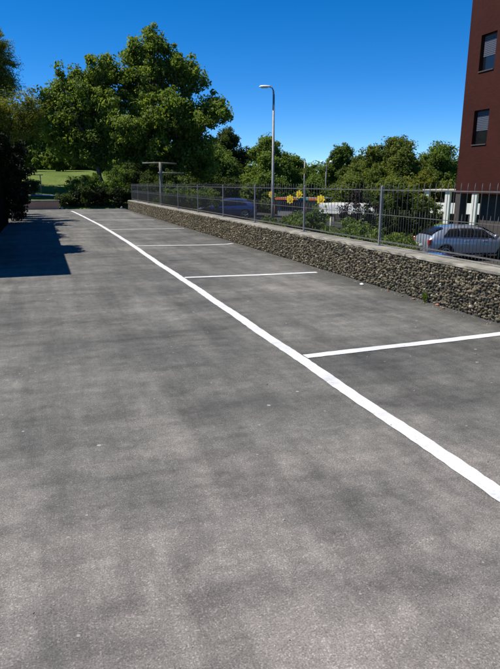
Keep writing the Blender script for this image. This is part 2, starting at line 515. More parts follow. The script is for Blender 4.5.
# ------------------------------------------------------------------ stone wall with cap
WX0, WX1, WY0, WY1 = 4.50, 4.84, -1.0, 34.0
wall = thing('stone_wall', 'long low wall of rough small stones with pale concrete coping beside the parking bays', 'wall', (4.67, 16, 0))
def child_world(o):
    """keep world placement for meshes modelled in world space"""
    o.matrix_parent_inverse = Matrix.Translation(o.parent.location).inverted() if o.parent.rotation_euler.z == 0 else \
        (Matrix.Translation(o.parent.location) @ Matrix.Rotation(o.parent.rotation_euler.z, 4, 'Z')).inverted()
    return o
child_world(MB().box(WX0, WX1, WY0, WY1, -1.9, 0.488).build('core', 'mortar', wall))
# the stones of the lot-side face, the near ones big enough to see as lumps
bm = bmesh.new(); bmesh.ops.create_icosphere(bm, subdivisions=1, radius=1.0)
ico_v = np.array([v.co[:] for v in bm.verts]); ico_f = np.array([[v.index for v in f.verts] for f in bm.faces]); bm.free()
Vs, Fs, Ts = [], [], []
k = 0
def put_stone(cx, cy, cz, ry, rz, rx):
    global k
    R_ = np.array(Matrix.Rotation(random.uniform(0, 6.28), 3, Vector((random.gauss(0, 1), random.gauss(0, 1), random.gauss(0, 1))).normalized()))
    s = ico_v @ R_.T * (0.55 + 0.85 * rng.rand(len(ico_v), 1))
    t = random.uniform(-0.9, 0.9)
    s = s * np.array([rx, ry, rz])
    ct, st_ = math.cos(t), math.sin(t)
    s = np.stack([s[:, 0], s[:, 1] * ct - s[:, 2] * st_, s[:, 1] * st_ + s[:, 2] * ct], 1)
    Vs.append(s + np.array([cx, cy, cz])); Fs.append(ico_f + k); k += len(ico_v)
    Ts.append(np.full(len(ico_f), min(1, max(0, random.gauss(0.45, 0.24)))))
row = 0.0
z = 0.025
while z < 0.50:
    y = WY0 + random.uniform(0, 0.05)
    while y < WY1:
        big = random.random()
        ry = random.uniform(0.014, 0.029) * (1.5 if big > 0.88 else 1)
        rz = random.uniform(0.012, 0.022) * (1.5 if big > 0.88 else 1)
        put_stone(WX0 - random.uniform(-0.012, 0.010), y, min(0.488, max(0.012, z + random.uniform(-.012, .012))), ry, rz, random.uniform(0.020, 0.036))
        y += ry * 1.7
    z += 0.031
for i in range(60):      # the near end
    put_stone(WX0 + random.uniform(0.02, 0.32), WY0, random.uniform(0.03, 0.45), 0.03, 0.03, 0.04)
o = link(bpy.data.objects.new('stones', np_mesh('stones', np.concatenate(Vs), np.concatenate(Fs), np.concatenate(Ts))), wall, 'stone')
child_world(tag(o, 'rough grey brown stones of the wall face', kind='stuff'))
y = WY0
i = 0
while y < WY1:
    y1 = min(WY1 + 0.02, y + 2.5)
    d = random.uniform(-0.004, 0.004)
    vs, nn = [], 26
    for q in range(nn + 1):
        yy = y + 0.004 + (y1 - y - 0.008) * q / nn
        for x_, z_ in ((WX0 - 0.020 + random.uniform(-.008, .008), 0.512 + random.uniform(-.004, .004)), (WX0 - 0.016 + random.uniform(-.009, .007), 0.543 + d + random.uniform(-.005, .003)),
                       (WX0 + 0.012 + random.uniform(-.006, .006), 0.550 + d), (WX1 + 0.01, 0.550 + d), (WX1 + 0.02, 0.50), (WX0 + 0.02, 0.489)):
            vs.append((x_, yy, z_))
    fs = [(6 * q + c_, 6 * q + (c_ + 1) % 6, 6 * q + 6 + (c_ + 1) % 6, 6 * q + 6 + c_) for q in range(nn) for c_ in range(6)]
    fs += [(5, 4, 3, 2, 1, 0), tuple(6 * nn + c_ for c_ in range(6))]
    child_world(MB().add(vs, fs).build('coping_slab', 'concrete', wall))
    y = y1

# ------------------------------------------------------------------ iron fence on the wall
FX = 4.70
fence = thing('iron_fence', 'grey iron fence of spear tipped bars standing on the stone wall', 'fence', (FX, 16, 0.55))
def shared_child(me, name, loc, parent):
    o = bpy.data.objects.new(name, me)
    o.location = loc
    C.objects.link(o); o.parent = parent
    return o
posts = [-1.0, 1.9, 4.75, 7.5, 10.22, 13.03, 15.65, 18.51, 21.53, 24.9, 28.22, 31.47, 33.8]
pm = MB().box(-0.014, 0.014, -0.014, 0.014, -0.006, 0.86)
pm.box(-0.05, 0.05, -0.05, 0.05, -0.003, 0.012)
pm.add([(-0.014, -0.014, 0.86), (0.014, -0.014, 0.86), (0.014, 0.014, 0.86), (-0.014, 0.014, 0.86), (0, 0, 0.885)], [(0, 1, 4), (1, 2, 4), (2, 3, 4), (3, 0, 4)])
p0 = pm.build('post', 'galv', fence); p0.location = (0, posts[0] - 16, 0)
for y in posts[1:]:
    shared_child(p0.data, 'post', (0, y - 16, 0), fence)
for y0, y1 in zip(posts[:-1], posts[1:]):
    for zc, hh in ((0.075, 0.009), (0.46, 0.004), (0.815, 0.007)):
        MB().box(-0.006, 0.006, y0 - 16 + 0.016, y1 - 16 - 0.016, zc - hh, zc + hh).build('rail', 'iron', fence)
def bar_mesh(h, r=0.0042):
    return MB().tube([(0, 0, 0.04), (0, 0, h - 0.075), (0, 0, h - 0.062), (0, 0, h)], [r, r, r * 1.55, 0.001], 6)
b0 = s0 = None
for y0, y1 in zip(posts[:-1], posts[1:]):
    n_ = int(round((y1 - y0) / 0.118))
    for i in range(n_):
        yy = y0 + (y1 - y0) * (i + 0.5) / n_
        loc = (0.0, yy - 16, random.uniform(-.002, .002))
        if b0 is None:
            b0 = bar_mesh(0.91).build('bar', 'iron', fence, True); b0.location = loc
        else:
            shared_child(b0.data, 'bar', loc, fence)
        if i < n_ - 1:
            loc = (0.0, yy + (y1 - y0) * 0.5 / n_ - 16, random.uniform(-.003, .003))
            if s0 is None:
                s0 = bar_mesh(0.55).build('short_bar', 'iron', fence, True); s0.location = loc
            else:
                shared_child(s0.data, 'short_bar', loc, fence)

# ------------------------------------------------------------------ foliage
def leaf_cloud(cent, rad, per, size, up=0.35, seed=1, flat=0.75, droop=0.0, aspect=0.5):
    """leaves: bent diamonds scattered in clumps; returns V, F, tone"""
    r = np.random.RandomState(seed)
    cent = np.asarray(cent, float); rad = np.asarray(rad, float)
    n = len(cent) * per
    base = np.repeat(cent, per, 0); rr = np.repeat(rad, per)
    d = r.normal(size=(n, 3)); d /= np.linalg.norm(d, axis=1)[:, None]
    rho = r.rand(n) ** 0.45
    P = base + d * (rr * rho)[:, None] * np.array([1, 1, flat])
    nrm = d * 0.6 + r.normal(size=(n, 3)) * 0.55 + np.array([0, 0, up])
    nrm /= np.linalg.norm(nrm, axis=1)[:, None]
    t = r.normal(size=(n, 3)); t[:, 2] -= droop
    t -= nrm * (t * nrm).sum(1)[:, None]
    t /= np.linalg.norm(t, axis=1)[:, None] + 1e-9
    s = np.cross(nrm, t)
    L = size * (0.65 + 0.7 * r.rand(n))[:, None]
    W = L * aspect
    v0 = P - t * L * 0.5
    v2 = P + t * L * 0.5 - nrm * L * 0.12
    v1 = P + s * W * 0.5 + nrm * W * 0.15
    v3 = P - s * W * 0.5 + nrm * W * 0.15
    V = np.stack([v0, v1, v2, v3], 1).reshape(-1, 3)
    idx = np.arange(n)[:, None] * 4
    F = np.concatenate([idx + np.array([[0, 1, 2]]), idx + np.array([[0, 2, 3]])], 1).reshape(-1, 3)
    ct = np.repeat(r.rand(len(cent)), per)
    tone = np.clip(0.45 * ct + 0.55 * r.rand(n), 0, 1)
    return V, F, np.repeat(tone, 2)

def fol(name, parent, mat, cent, rad, per, size, **kw):
    V, F, T = leaf_cloud(cent, rad, per, size, **kw)
    o = link(bpy.data.objects.new(name, np_mesh(name, V, F, T)), parent, mat)
    o['kind'] = 'stuff'
    return o

def lobe_clumps(lobes, dens, cr, r):
    """clump centres inside a set of ellipsoids (x,y,z,rx,ry,rz), biased to the shell"""
    cent, rad, own = [], [], []
    for i, (x, y, z, a_, b_, c_) in enumerate(lobes):
        n = max(4, int(dens * (a_ * b_ * c_) ** (2 / 3.)))
        d = r.normal(size=(n, 3)); d /= np.linalg.norm(d, axis=1)[:, None]
        rho = r.rand(n) ** 0.40 * (0.82 + 0.36 * r.rand(n))
        cent.append(np.array([x, y, z]) + d * rho[:, None] * np.array([a_, b_, c_]))
        rad.append(min(cr, 0.3 + 0.3 * a_) * (0.55 + 0.9 * r.rand(n)))
        own += [i] * n
    return np.concatenate(cent), np.concatenate(rad), own

def wob(a_, b_, n, amp, r):
    a_, b_ = Vector(a_), Vector(b_)
    L = (b_ - a_).length
    return [a_.lerp(b_, i / n) + (Vector(r.normal(size=3)) * amp * L * math.sin(math.pi * i / n) if 0 < i < n else Vector((0, 0, 0))) for i in range(n + 1)]

def tree(name, label, cat, base, lobes, mat, dens=26, cr=0.42, per=60, size=0.2, trunk_r=0.2, fork=None, seed=1, group=None, twig=0.22, up=0.35, droop=0.0, flat=0.75, aspect=0.5):
    r = np.random.RandomState(seed)
    t = thing(name, label, cat, base, 0, group)
    B = Vector(base)
    cent, rad, own = lobe_clumps(lobes, dens, cr, r)
    cent -= np.array(base)
    L0 = [Vector(l[:3]) - B for l in lobes]
    lowest = min(l[2] - l[5] for l in lobes) - base[2]
    if fork is None:
        mean = sum(L0, Vector()) / len(L0)
        fork = Vector((mean.x * 0.35, mean.y * 0.35, max(0.5, lowest + 0.25 * (mean.z - lowest))))
    else:
        fork = Vector(fork) - B
    mb = MB()
    tp = wob((0, 0, -0.25), fork, 6, 0.02, r)
    mb.tube(tp, [trunk_r * (1.5 if i == 0 else 1.12 - 0.07 * i) for i in range(7)], 9)
    hub = []
    for c in L0:
        p = wob(fork, c, 5, 0.07, r)
        mb.tube(p, [trunk_r * (0.55 - 0.09 * i) for i in range(6)], 6, False)
        hub.append(p)
    for c, i in zip(cent, own):
        if r.rand() < twig:
            j = r.randint(2, 6)
            mb.tube(wob(hub[i][j], Vector(c), 2, 0.06, r), [trunk_r * 0.11, trunk_r * 0.08, trunk_r * 0.03], 4, False)
    mb.build('trunk', 'bark', t, True)
    fol('crown', t, mat, cent, rad, per, size, seed=seed + 50, up=up, droop=droop, flat=flat, aspect=aspect)
    return t

def sph(l, ky=1.15, dy=0.0, seed=0, jy=0.0, kz=0.95):
    r = np.random.RandomState(seed)
    return [(x, y + dy + r.uniform(-jy, jy), z, q, q * ky, q * kz) for x, y, z, q in l]

WR = [(8.04, 43.81, 10.88, .92), (6.87, 44.22, 10.24, .95), (9.33, 43.36, 9.58, .96), (10.45, 42.97, 8.53, 1.11), (7.94, 43.84, 8.66, 1.63), (5.91, 44.56, 8.53, 1.33), (11.83, 42.48, 6.51, 1.03),
      (10.58, 42.92, 5.83, 1.48), (8.74, 43.57, 6.31, 1.85), (9.83, 43.18, 3.74, 1.5), (7.61, 43.96, 3.88, 1.63), (11.3, 42.67, 3.88, 1.03), (8.9, 43.4, 2.6, 1.2), (6.7, 43.6, 2.9, 1.1), (11.6, 42.9, 2.6, 0.9), (6.85, 44.2, 7.0, 1.4), (7.2, 44.1, 5.4, 1.4)]
WR_SHOOTS = [(8.04, 43.8, 11.75, .34), (8.3, 43.6, 11.3, .4), (6.75, 44.2, 11.1, .36), (9.5, 43.3, 10.3, .4), (10.8, 42.9, 9.65, .4), (10.2, 43, 9.5, .4), (12.3, 42.4, 7.4, .42), (12.9, 42.3, 6.3, .34), (5.2, 44.7, 9.6, .4), (9.0, 43.5, 10.6, .35)]
WL = [(4.15, 43.59, 8.54, 1.07), (2.91, 44.02, 7.64, 1.07), (1.6, 44.48, 7.64, .95), (4.49, 43.47, 6.6, 1.43), (2.54, 44.15, 6.14, 1.43), (1.29, 44.59, 5.48, 1.0), (3.9, 43.68, 4.61, 1.57),
      (5.53, 43.1, 5.01, 1.43), (1.98, 44.35, 4.14, 1.0), (4.95, 43.31, 3.11, 1.0), (1.2, 44.4, 4.6, 0.85), (2.9, 43.9, 3.35, 0.8), (5.9, 43.1, 3.3, 1.0), (0.9, 44.5, 6.5, 0.85)]
WL_SHOOTS = [(4.6, 43.4, 9.6, .35), (3.9, 43.6, 9.5, .38), (1.6, 44.4, 8.7, .36), (2.6, 44.1, 8.7, .36), (0.6, 44.7, 7.4, .36)]
tree('walnut_tree', 'tall spreading walnut tree with the highest crown behind the end of the wall', 'tree', (8.3, 43.6, height(8.3, 43.6)), sph(WR, 1.35, 0, 3, 0.9) + sph(WR_SHOOTS, 1.0, 0, 0, 0, 1.6), 'walnut', 34, 0.50, 50, 0.24, 0.24, seed=3, droop=0.7)
tree('walnut_tree', 'broad walnut tree overhanging the dark hedge at the end of the lot', 'tree', (4.0, 43.3, height(4, 43.3)), sph(WL, 1.35, 0, 4, 0.9) + sph(WL_SHOOTS, 1.0, 0, 0, 0, 1.6), 'walnut', 34, 0.50, 50, 0.24, 0.20, seed=4, droop=0.7)
PI_ = [(-2.6, 45.35, 10.5, 1.3), (-2.0, 45.18, 9.1, 1.0), (-1.95, 45.18, 7.8, .95), (-3.5, 45.71, 8.33, 1.83), (-4.2, 45.9, 10.4, 1.76), (-5.6, 46, 8.6, 1.7)]
tree('pine_tree', 'dense pine tree rising above the dark outbuilding', 'tree', (-3.6, 45.5, height(-3.6, 45.5)), sph(PI_, 1.1), 'pine', 50, 0.40, 80, 0.18, 0.22, seed=5, up=0.6, aspect=0.22)
YE = [(-1.9, 40.89, 5.75, 1.25), (-.35, 40.37, 6.15, 1.0), (-3.07, 41.35, 5.64, 1.66), (-.7, 40.5, 4.87, .85), (-2.37, 41.11, 4.45, 1.28), (-5, 41.5, 5.0, 1.5)]
tree('olive_green_tree', 'yellowish green feathery tree leaning over the dark outbuilding', 'tree', (-2.6, 41.1, height(-2.6, 41.1)), sph(YE, 1.1), 'olive', 40, 0.44, 56, 0.18, 0.16, seed=6, up=0.5, aspect=0.3)

def auto_lobes(x, y, g_, h, r0, seed, n=9, narrow=0.0, low=0.22):
    r = np.random.RandomState(seed)
    out = []
    for i in range(n):
        f = i / (n - 1)
        zc = g_ + h * (low + (0.86 - low) * f)
        env = r0 * (math.sin(math.pi * (0.18 + 0.72 * f)) ** 0.8) * (1 - narrow * f)
        q = r0 * r.uniform(0.36, 0.52) * (1 - 0.45 * f)
        th = i * 2.4 + r.uniform(-.5, .5)
        dd = max(0, env - q * 0.6) * r.uniform(0.6, 1.0)
        out.append((x + dd * math.cos(th), y + dd * math.sin(th), zc, q, q, q * r.uniform(0.8, 1.15)))
    out.append((x, y, g_ + h * 0.5, r0 * 0.55, r0 * 0.55, h * 0.28))
    out.append((x + r.uniform(-.2, .2) * r0, y, g_ + h * 0.86, r0 * 0.3, r0 * 0.3, h * 0.13))
    return out

BG = 'trees beyond the street'
def far_tree(name, label, x, y, top, r0, mat, seed, n=9, narrow=0.0, size=0.25, dens=34, per=60, cr=0.55, low=0.22, **kw):
    g_ = height(x, y)
    return tree(name, label, 'tree', (x, y, g_), auto_lobes(x, y, g_, top - g_, r0 * 1.2, seed, n, narrow, low), mat, dens, cr, per, size, 0.17, seed=seed, group=BG, twig=0.1, **kw)

far_tree('dark_tree', 'dark rounded tree showing beside the tall walnut crown', 19.0, 63.0, 7.3, 3.2, 'darkg', 11)
far_tree('dark_tree', 'mid green tree standing behind the blue parked car', 15.8, 56.0, 4.9, 3.0, 'midg', 12)
far_tree('light_green_tree', 'light green tree with upright shoots rising right behind the tall street lamp', 21.6, 56.5, 6.2, 2.7, 'fresh', 13, narrow=0.25, n=11)
far_tree('light_green_tree', 'fresh green upright tree between the street lamp and the twin lamp', 24.6, 57.0, 4.6, 2.4, 'fresh', 14, narrow=0.25, n=11)
far_tree('cypress_tree', 'small dark pointed cypress seen in the gap of sky', 37.2, 82, 5.3, 1.0, 'darkg', 15, narrow=0.8)
far_tree('cypress_tree', 'shorter dark cypress in the sky gap close to the twin lamp', 38.9, 81.6, 4.8, 1.1, 'darkg', 16, narrow=0.8)
far_tree('round_tree', 'dark green round tree rising behind the twin lamp', 36.1, 67.9, 6.6, 2.9, 'midg', 17)
far_tree('low_tree', 'low brownish green tree behind the white canopy', 35.0, 61.5, 4.7, 2.4, 'dull', 18)
far_tree('domed_tree', 'broad dull green domed tree between the twin lamp and the brick building', 34.0, 52.0, 6.0, 3.6, 'dull', 19, n=12)
far_tree('leafy_tree', 'green leafy tree against the corner of the brick building', 39.3, 52.0, 5.5, 2.9, 'midg', 20)
far_tree('leafy_tree', 'green tree mostly hidden behind the brick building', 45.5, 52.0, 5.8, 3.4, 'midg', 21)
far_tree('hedge_tree', 'low olive tree with rusty leaf tips behind the fence', 24.8, 44.8, 2.3, 1.9, 'dull', 22, low=0.1)
far_tree('hedge_tree', 'low olive green tree over the white canopy roof', 27.2, 42.3, 2.2, 2.0, 'dull', 23, low=0.1)
far_tree('hedge_tree', 'low yellowish tree touching the white pavilion', 31.0, 43.2, 2.3, 2.2, 'olive', 24, low=0.1)
far_tree('hedge_tree', 'low green tree in front of the upright light green trees', 19.0, 50.0, 2.3, 2.2, 'midg', 25, low=0.1)
far_tree('hedge_tree', 'low dark tree below the walnut crown behind the fence', 13.3, 49.0, 2.6, 2.4, 'darkg', 26, low=0.1)
far_tree('hedge_tree', 'low leafy tree beside the yellow flower kiosk', 22.4, 47.3, 2.0, 1.8, 'midg', 27, low=0.1)
far_tree('meadow_tree', 'yellow green tree on the lawn above the railing', -0.2, 66, 8.8, 3.2, 'fresh', 28, low=0.05)
far_tree('meadow_tree', 'green tree at the top of the lawn behind the pine', -4.5, 67, 9.6, 3.6, 'midg', 29, low=0.05)
far_tree('meadow_tree', 'green tree at the top of the lawn behind the broad walnut', 5.0, 68, 8.2, 4.0, 'fresh', 30, low=0.05)
far_tree('meadow_tree', 'dark tree at the top of the lawn behind the tall walnut', 11.5, 66, 8.0, 4.0, 'midg', 31, low=0.05)
# a far wood closing the horizon
cent, rad = [], []
r = np.random.RandomState(77)
for i in range(800):
    x = r.uniform(-70, 130); y = r.uniform(92, 112)
    cent.append((x, y, height(x, y) + r.uniform(0.2, 6.2) * (0.8 + 0.2 * math.sin(x * 0.13)))); rad.append(r.uniform(1.2, 2.4))
wood = fol('distant_wood', None, 'midg', cent, rad, 70, 0.8, seed=78)
tag(wood, 'distant low wood closing the view behind the trees', 'wood', kind='stuff')

# ------------------------------------------------------------------ shrubs and hedges
def shrub(name, label, x, y, r0, h, mat, seed, cat='shrub', group=None, per=60, size=0.12, dens=52, cr=0.22, z=None, ky=1.0, **kw):
    g_ = height(x, y) if z is None else z
    if z is None: h *= 1.15
    rr = np.random.RandomState(seed)
    lob = [(x, y, g_ + h * 0.5, r0 * 0.75, r0 * 0.75 * ky, h * 0.48)]
    for i in range(7):
        th = i * 0.9 + rr.uniform(-.3, .3)
        q = r0 * rr.uniform(0.3, 0.48)
        lob.append((x + math.cos(th) * r0 * 0.62, y + math.sin(th) * r0 * 0.62 * ky, g_ + h * rr.uniform(0.3, 0.82), q, q, min(q, h * 0.3)))
    r = np.random.RandomState(seed + 1)
    t = thing(name, label, cat, (x, y, g_), 0, group)
    cent, rad, own = lobe_clumps(lob, dens / (r0 ** 0.5), cr, r)
    cent -= np.array((x, y, g_))
    cent[:, 2] = np.maximum(cent[:, 2], 0.05)
    mb = MB()
    for i in range(9):
        c = cent[r.randint(len(cent))]
        mb.tube(wob((r.uniform(-.1, .1), r.uniform(-.1, .1), -0.1), c, 3, 0.06, r), [0.03, 0.024, 0.016, 0.006], 5, False)
    mb.build('stems', 'bark', t, True)
    fol('foliage', t, mat, cent, rad, per, size, seed=seed + 2, **kw)
    return t

SG = 'shrubs between the wall and the street'
shrub('green_shrub', 'leafy green shrub behind the fence, below the yellow flower kiosk', 8.37, 20.4, 1.0, 1.55, 'midg', 101, group=SG)
shrub('green_shrub', 'tall mid green shrub behind the fence near the thick fence post', 7.9, 16.6, 1.05, 2.1, 'midg', 102, group=SG)
shrub('green_shrub', 'rounded green shrub behind the fence beside the plum tree', 9.1, 17.3, 1.1, 1.7, 'midg', 103, group=SG)
shrub('green_shrub', 'bright green low shrub just behind the stone wall', 8.4, 14.6, 0.9, 1.75, 'fresh', 104, group=SG)
shrub('green_shrub', 'low green shrub at the foot of the plum tree', 10.2, 16.3, 1.0, 1.25, 'fresh', 105, group=SG)
shrub('evergreen_shrub', 'big dark evergreen shrub with layered branches behind the fence', 15.3, 23.4, 1.5, 2.75, 'darkg', 106, size=0.14)
shrub('evergreen_shrub', 'big olive dark shrub left of the silver car', 17.0, 24.6, 1.5, 2.8, 'dull', 107, size=0.14)
shrub('yellow_shrub', 'low yellow green shrub behind the tail of the silver car', 16.4, 22.2, 0.62, 1.15, 'yellowg', 108, size=0.10)
shrub('green_shrub', 'low clipped green shrub before the wire fence', 13.9, 20.6, 0.9, 0.8, 'midg', 109, group=SG)
for i, (x, y, r0, h, m_, lab) in enumerate([(6.3, 31.8, 0.9, 2.35, 'midg', 'grey green shrub at the foot of the wooden T post'),
                                            (7.4, 32.6, 1.0, 2.2, 'midg', 'shaded shrub behind the fence to the right of the T post'),
                                            (9.0, 34.6, 1.2, 1.9, 'midg', 'low shrub behind the fence next to the blue parked car'),
                                            (6.2, 36.5, 1.2, 2.2, 'darkg', 'dark shrub behind the far end of the stone wall'),
                                            (7.4, 38.6, 1.5, 2.6, 'darkg', 'tall dark shrub under the walnut crown behind the fence')]):
    shrub('shaded_shrub', lab, x, y, r0, h, m_, 120 + 5 * i, group='shrubs under the walnut trees')
PL = [(12.2, 21.1, 0.75, .45), (12.6, 21.0, 0.35, .42), (11.8, 21.3, 0.30, .40), (12.3, 21.2, -0.1, .40), (12.0, 21.0, 1.05, .28)]
tree('plum_tree', 'small dark purple leaved plum tree behind the fence', 'tree', (12.25, 21.15, height(12.25, 21.15)), sph(PL), 'purple', 70, 0.17, 42, 0.09, 0.05, seed=140)

# dark hedge that closes the lot: each shrub of it is a thing
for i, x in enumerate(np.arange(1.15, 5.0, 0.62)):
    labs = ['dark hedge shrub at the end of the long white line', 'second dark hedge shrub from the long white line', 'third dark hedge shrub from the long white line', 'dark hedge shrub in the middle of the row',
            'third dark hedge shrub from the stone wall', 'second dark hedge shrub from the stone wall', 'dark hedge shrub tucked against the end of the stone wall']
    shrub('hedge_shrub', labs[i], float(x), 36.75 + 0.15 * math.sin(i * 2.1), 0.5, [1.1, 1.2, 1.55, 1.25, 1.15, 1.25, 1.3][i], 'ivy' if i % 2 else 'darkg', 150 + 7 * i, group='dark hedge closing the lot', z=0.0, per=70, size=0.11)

# ------------------------------------------------------------------ left outbuilding in shade
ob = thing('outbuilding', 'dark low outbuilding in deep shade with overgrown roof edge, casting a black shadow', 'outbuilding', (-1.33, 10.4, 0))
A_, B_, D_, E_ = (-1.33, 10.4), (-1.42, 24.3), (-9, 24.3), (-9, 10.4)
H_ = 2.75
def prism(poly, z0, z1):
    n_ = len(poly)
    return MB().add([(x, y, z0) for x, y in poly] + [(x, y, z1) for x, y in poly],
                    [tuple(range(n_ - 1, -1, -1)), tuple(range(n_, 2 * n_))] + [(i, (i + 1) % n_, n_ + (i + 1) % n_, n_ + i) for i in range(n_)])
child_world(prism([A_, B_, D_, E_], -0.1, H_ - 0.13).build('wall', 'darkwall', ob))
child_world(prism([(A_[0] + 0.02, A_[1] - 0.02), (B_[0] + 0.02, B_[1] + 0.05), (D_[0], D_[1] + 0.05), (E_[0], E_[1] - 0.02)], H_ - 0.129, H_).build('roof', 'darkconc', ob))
cent, rad = [], []
r = np.random.RandomState(5)
def ivy(y0, y1, out, n, ztop, zlow=2.4, back=0.5):
    for i in range(n):
        y = r.uniform(y0, y1)
        xe = A_[0] + (B_[0] - A_[0]) * (y - A_[1]) / (B_[1] - A_[1])
        cent.append((xe + r.uniform(-back, out), y, r.uniform(zlow, ztop))); rad.append(r.uniform(0.10, 0.20))
ivy(13.6, 15.2, 0.26, 190, 3.1)
ivy(15.2, 17.0, 0.0, 40, 2.8)
ivy(17.2, 19.0, 0.05, 90, 3.0)
ivy(19.0, 22.6, 0.05, 110, 2.85)
ivy(22.4, 24.4, 0.30, 170, 3.2, 1.0)
ivy(23.2, 24.6, 0.60, 130, 2.7, 0.2)
o = fol('overgrowth', ob, 'ivy', cent, rad, 46, 0.11, seed=9)
child_world(o)
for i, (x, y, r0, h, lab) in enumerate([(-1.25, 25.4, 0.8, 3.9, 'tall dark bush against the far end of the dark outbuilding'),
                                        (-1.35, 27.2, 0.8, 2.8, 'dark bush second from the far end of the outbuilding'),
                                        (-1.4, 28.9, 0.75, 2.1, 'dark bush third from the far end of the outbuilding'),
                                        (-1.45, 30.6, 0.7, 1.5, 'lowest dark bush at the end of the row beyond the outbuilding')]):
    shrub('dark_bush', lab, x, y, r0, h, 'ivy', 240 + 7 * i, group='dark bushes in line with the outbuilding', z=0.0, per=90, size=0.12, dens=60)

# ------------------------------------------------------------------ far end: low brick wall, railing, path
lw = thing('low_brick_wall', 'low salmon brick retaining wall at the foot of the lawn', 'wall', (-2.2, 36.35, 0))
child_world(MB().box(-6.0, 0.75, 36.25, 36.5, -0.1, 0.46).build('brickwork', 'salmon', lw))
child_world(MB().box(-6.0, 0.79, 36.21, 36.54, 0.463, 0.53).build('coping', 'concrete', lw, bevel=0.008))
gp = MB(); vs = []
for i in range(13):
    x = -4 + i * 0.5
    yc = 41.6 - 0.35 * x - 0.02 * x * x
    for q in (-0.45, 0.45):
        vs.append((x, yc + q, height(x, yc + q) + 0.05))
gp.add(vs, [(2 * i, 2 * i + 2, 2 * i + 3, 2 * i + 1) for i in range(12)])
tag(gp.build('garden_path', 'path'), kind='structure')
rl = thing('metal_railing', 'grey tubular metal railing across the lawn behind the low brick wall', 'railing', (-0.3, 42.9, height(-0.3, 42.9)))
for x in (-1.55, -0.75, 0.1):
    MB().tube([(x, 0, -0.2), (x, 0, 1.25)], 0.035, 8).build('post', 'galv', rl, True)
for z in (0.5, 1.22):
    MB().tube([(-1.75, 0, z), (0.3, 0, z)], 0.028, 8).build('rail', 'galv', rl, True)
shrub('lawn_shrub', 'small dark round shrub by the metal railing', -0.75, 41.8, 0.42, 0.95, 'darkg', 210)
shrub('lawn_shrub', 'light green bushy shrub on the lawn near the walnut trunk', 2.1, 39.8, 0.8, 1.2, 'fresh', 220)
shrub('lawn_shrub', 'leafy green shrub on the lawn left of the walnut trunk', 3.0, 40.6, 0.7, 1.5, 'midg', 230)
shrub('lawn_shrub', 'tall dark shrub in front of the broad walnut trunk', 4.6, 39.2, 1.0, 1.9, 'midg', 232)
shrub('lawn_shrub', 'dark bushy shrub between the two walnut trunks', 5.9, 40.5, 1.2, 2.4, 'darkg', 234)
for i, (x, y, r0, h, lab) in enumerate([(-1.5, 56, 1.6, 2.0, 'round green bush at the top of the lawn behind the railing'), (1.8, 57, 1.8, 1.8, 'spreading bush at the top of the lawn below the broad walnut'), (5.2, 55, 1.7, 2.2, 'leafy bush at the top of the lawn beyond the walnut trunk')]):
    shrub('hilltop_bush', lab, x, y, r0, h, 'fresh', 260 + 9 * i, size=0.2, per=70)
def rock(name, label, x, y, z, r_, mat, cat, seed, group=None, sq=0.6):
    rr = np.random.RandomState(seed)
    V = ico_v * (0.75 + 0.4 * rr.rand(len(ico_v), 1)) * np.array([r_, r_ * 0.8, r_ * sq]) + np.array([0, 0, r_ * sq * 0.6])
    o = link(bpy.data.objects.new(name, np_mesh(name, V, ico_f)), None, mat)
    o.location = (x, y, z); o.rotation_euler = (0, 0, rr.rand() * 6)
    return tag(o, label, cat, group)
rock('pale_stone', 'pale stone at the hedge foot beside the end of the long line', 0.9, 36.3, 0.0, 0.12, 'path', 'stone', 1, sq=0.8)
rock('pale_stone', 'pale stone at the hedge foot by the stone wall', 4.35, 36.0, 0.0, 0.12, 'path', 'stone', 2, sq=0.8)

# ------------------------------------------------------------------ wooden T post
tp = thing('wooden_post', 'weathered wooden T post with crossbars behind the far fence', 'post', (5.83, 30.85, height(5.83, 30.85)))
zg = height(5.83, 30.85)
rr = np.random.RandomState(3)
MB().tube(wob((0, 0, -0.3), (0.02, 0, 2.55 - zg), 7, 0.006, rr), [0.10, 0.10, 0.095, 0.09, 0.092, 0.085, 0.08, 0.075], 9).build('shaft', 'oldwood', tp, True)
MB().tube([(-0.9, 0.09, 2.50 - zg), (0.0, 0.09, 2.52 - zg), (0.9, 0.09, 2.49 - zg)], [0.035, 0.045, 0.035], 7).build('crossbar', 'oldwood', tp, True)
MB().tube([(-0.1, 0.09, 2.02 - zg), (1.3, 0.09, 2.00 - zg)], [0.035, 0.03], 7).build('crossbar', 'oldwood', tp, True)

# ------------------------------------------------------------------ street lamps
g_ = height(13.25, 33.5)
sl = thing('street_lamp', 'tall slender grey street lamp with one long flat head', 'street lamp', (13.25, 33.5, g_), math.radians(-19))
MB().lathe([(0.11, -0.2), (0.11, 1.2), (0.095, 1.25), (0.06, 6.55 - g_)], 12).build('pole', 'galv', sl, True)
MB().tube([(0, 0, 6.5 - g_), (-0.02, 0, 6.75 - g_), (-0.10, 0, 6.92 - g_), (-0.24, 0, 6.98 - g_)], [0.055, 0.048, 0.042, 0.04], 8).build('arm', 'galv', sl, True)
hd = MB()
prof = [(-0.20, .05, .05), (-0.26, .09, .07), (-0.42, .14, .085), (-0.62, .15, .09), (-0.78, .11, .075), (-0.86, .03, .03)]
vs, fs = [], []
for x, w, h in prof:
    for k_ in range(10):
        t = 2 * math.pi * k_ / 10
        vs.append((x, w * math.cos(t), 6.98 - g_ + h * math.sin(t) * (1.0 if math.sin(t) > 0 else 0.55)))
for i in range(len(prof) - 1):
    for k_ in range(10):
        fs.append((i * 10 + k_, i * 10 + (k_ + 1) % 10, (i + 1) * 10 + (k_ + 1) % 10, (i + 1) * 10 + k_))
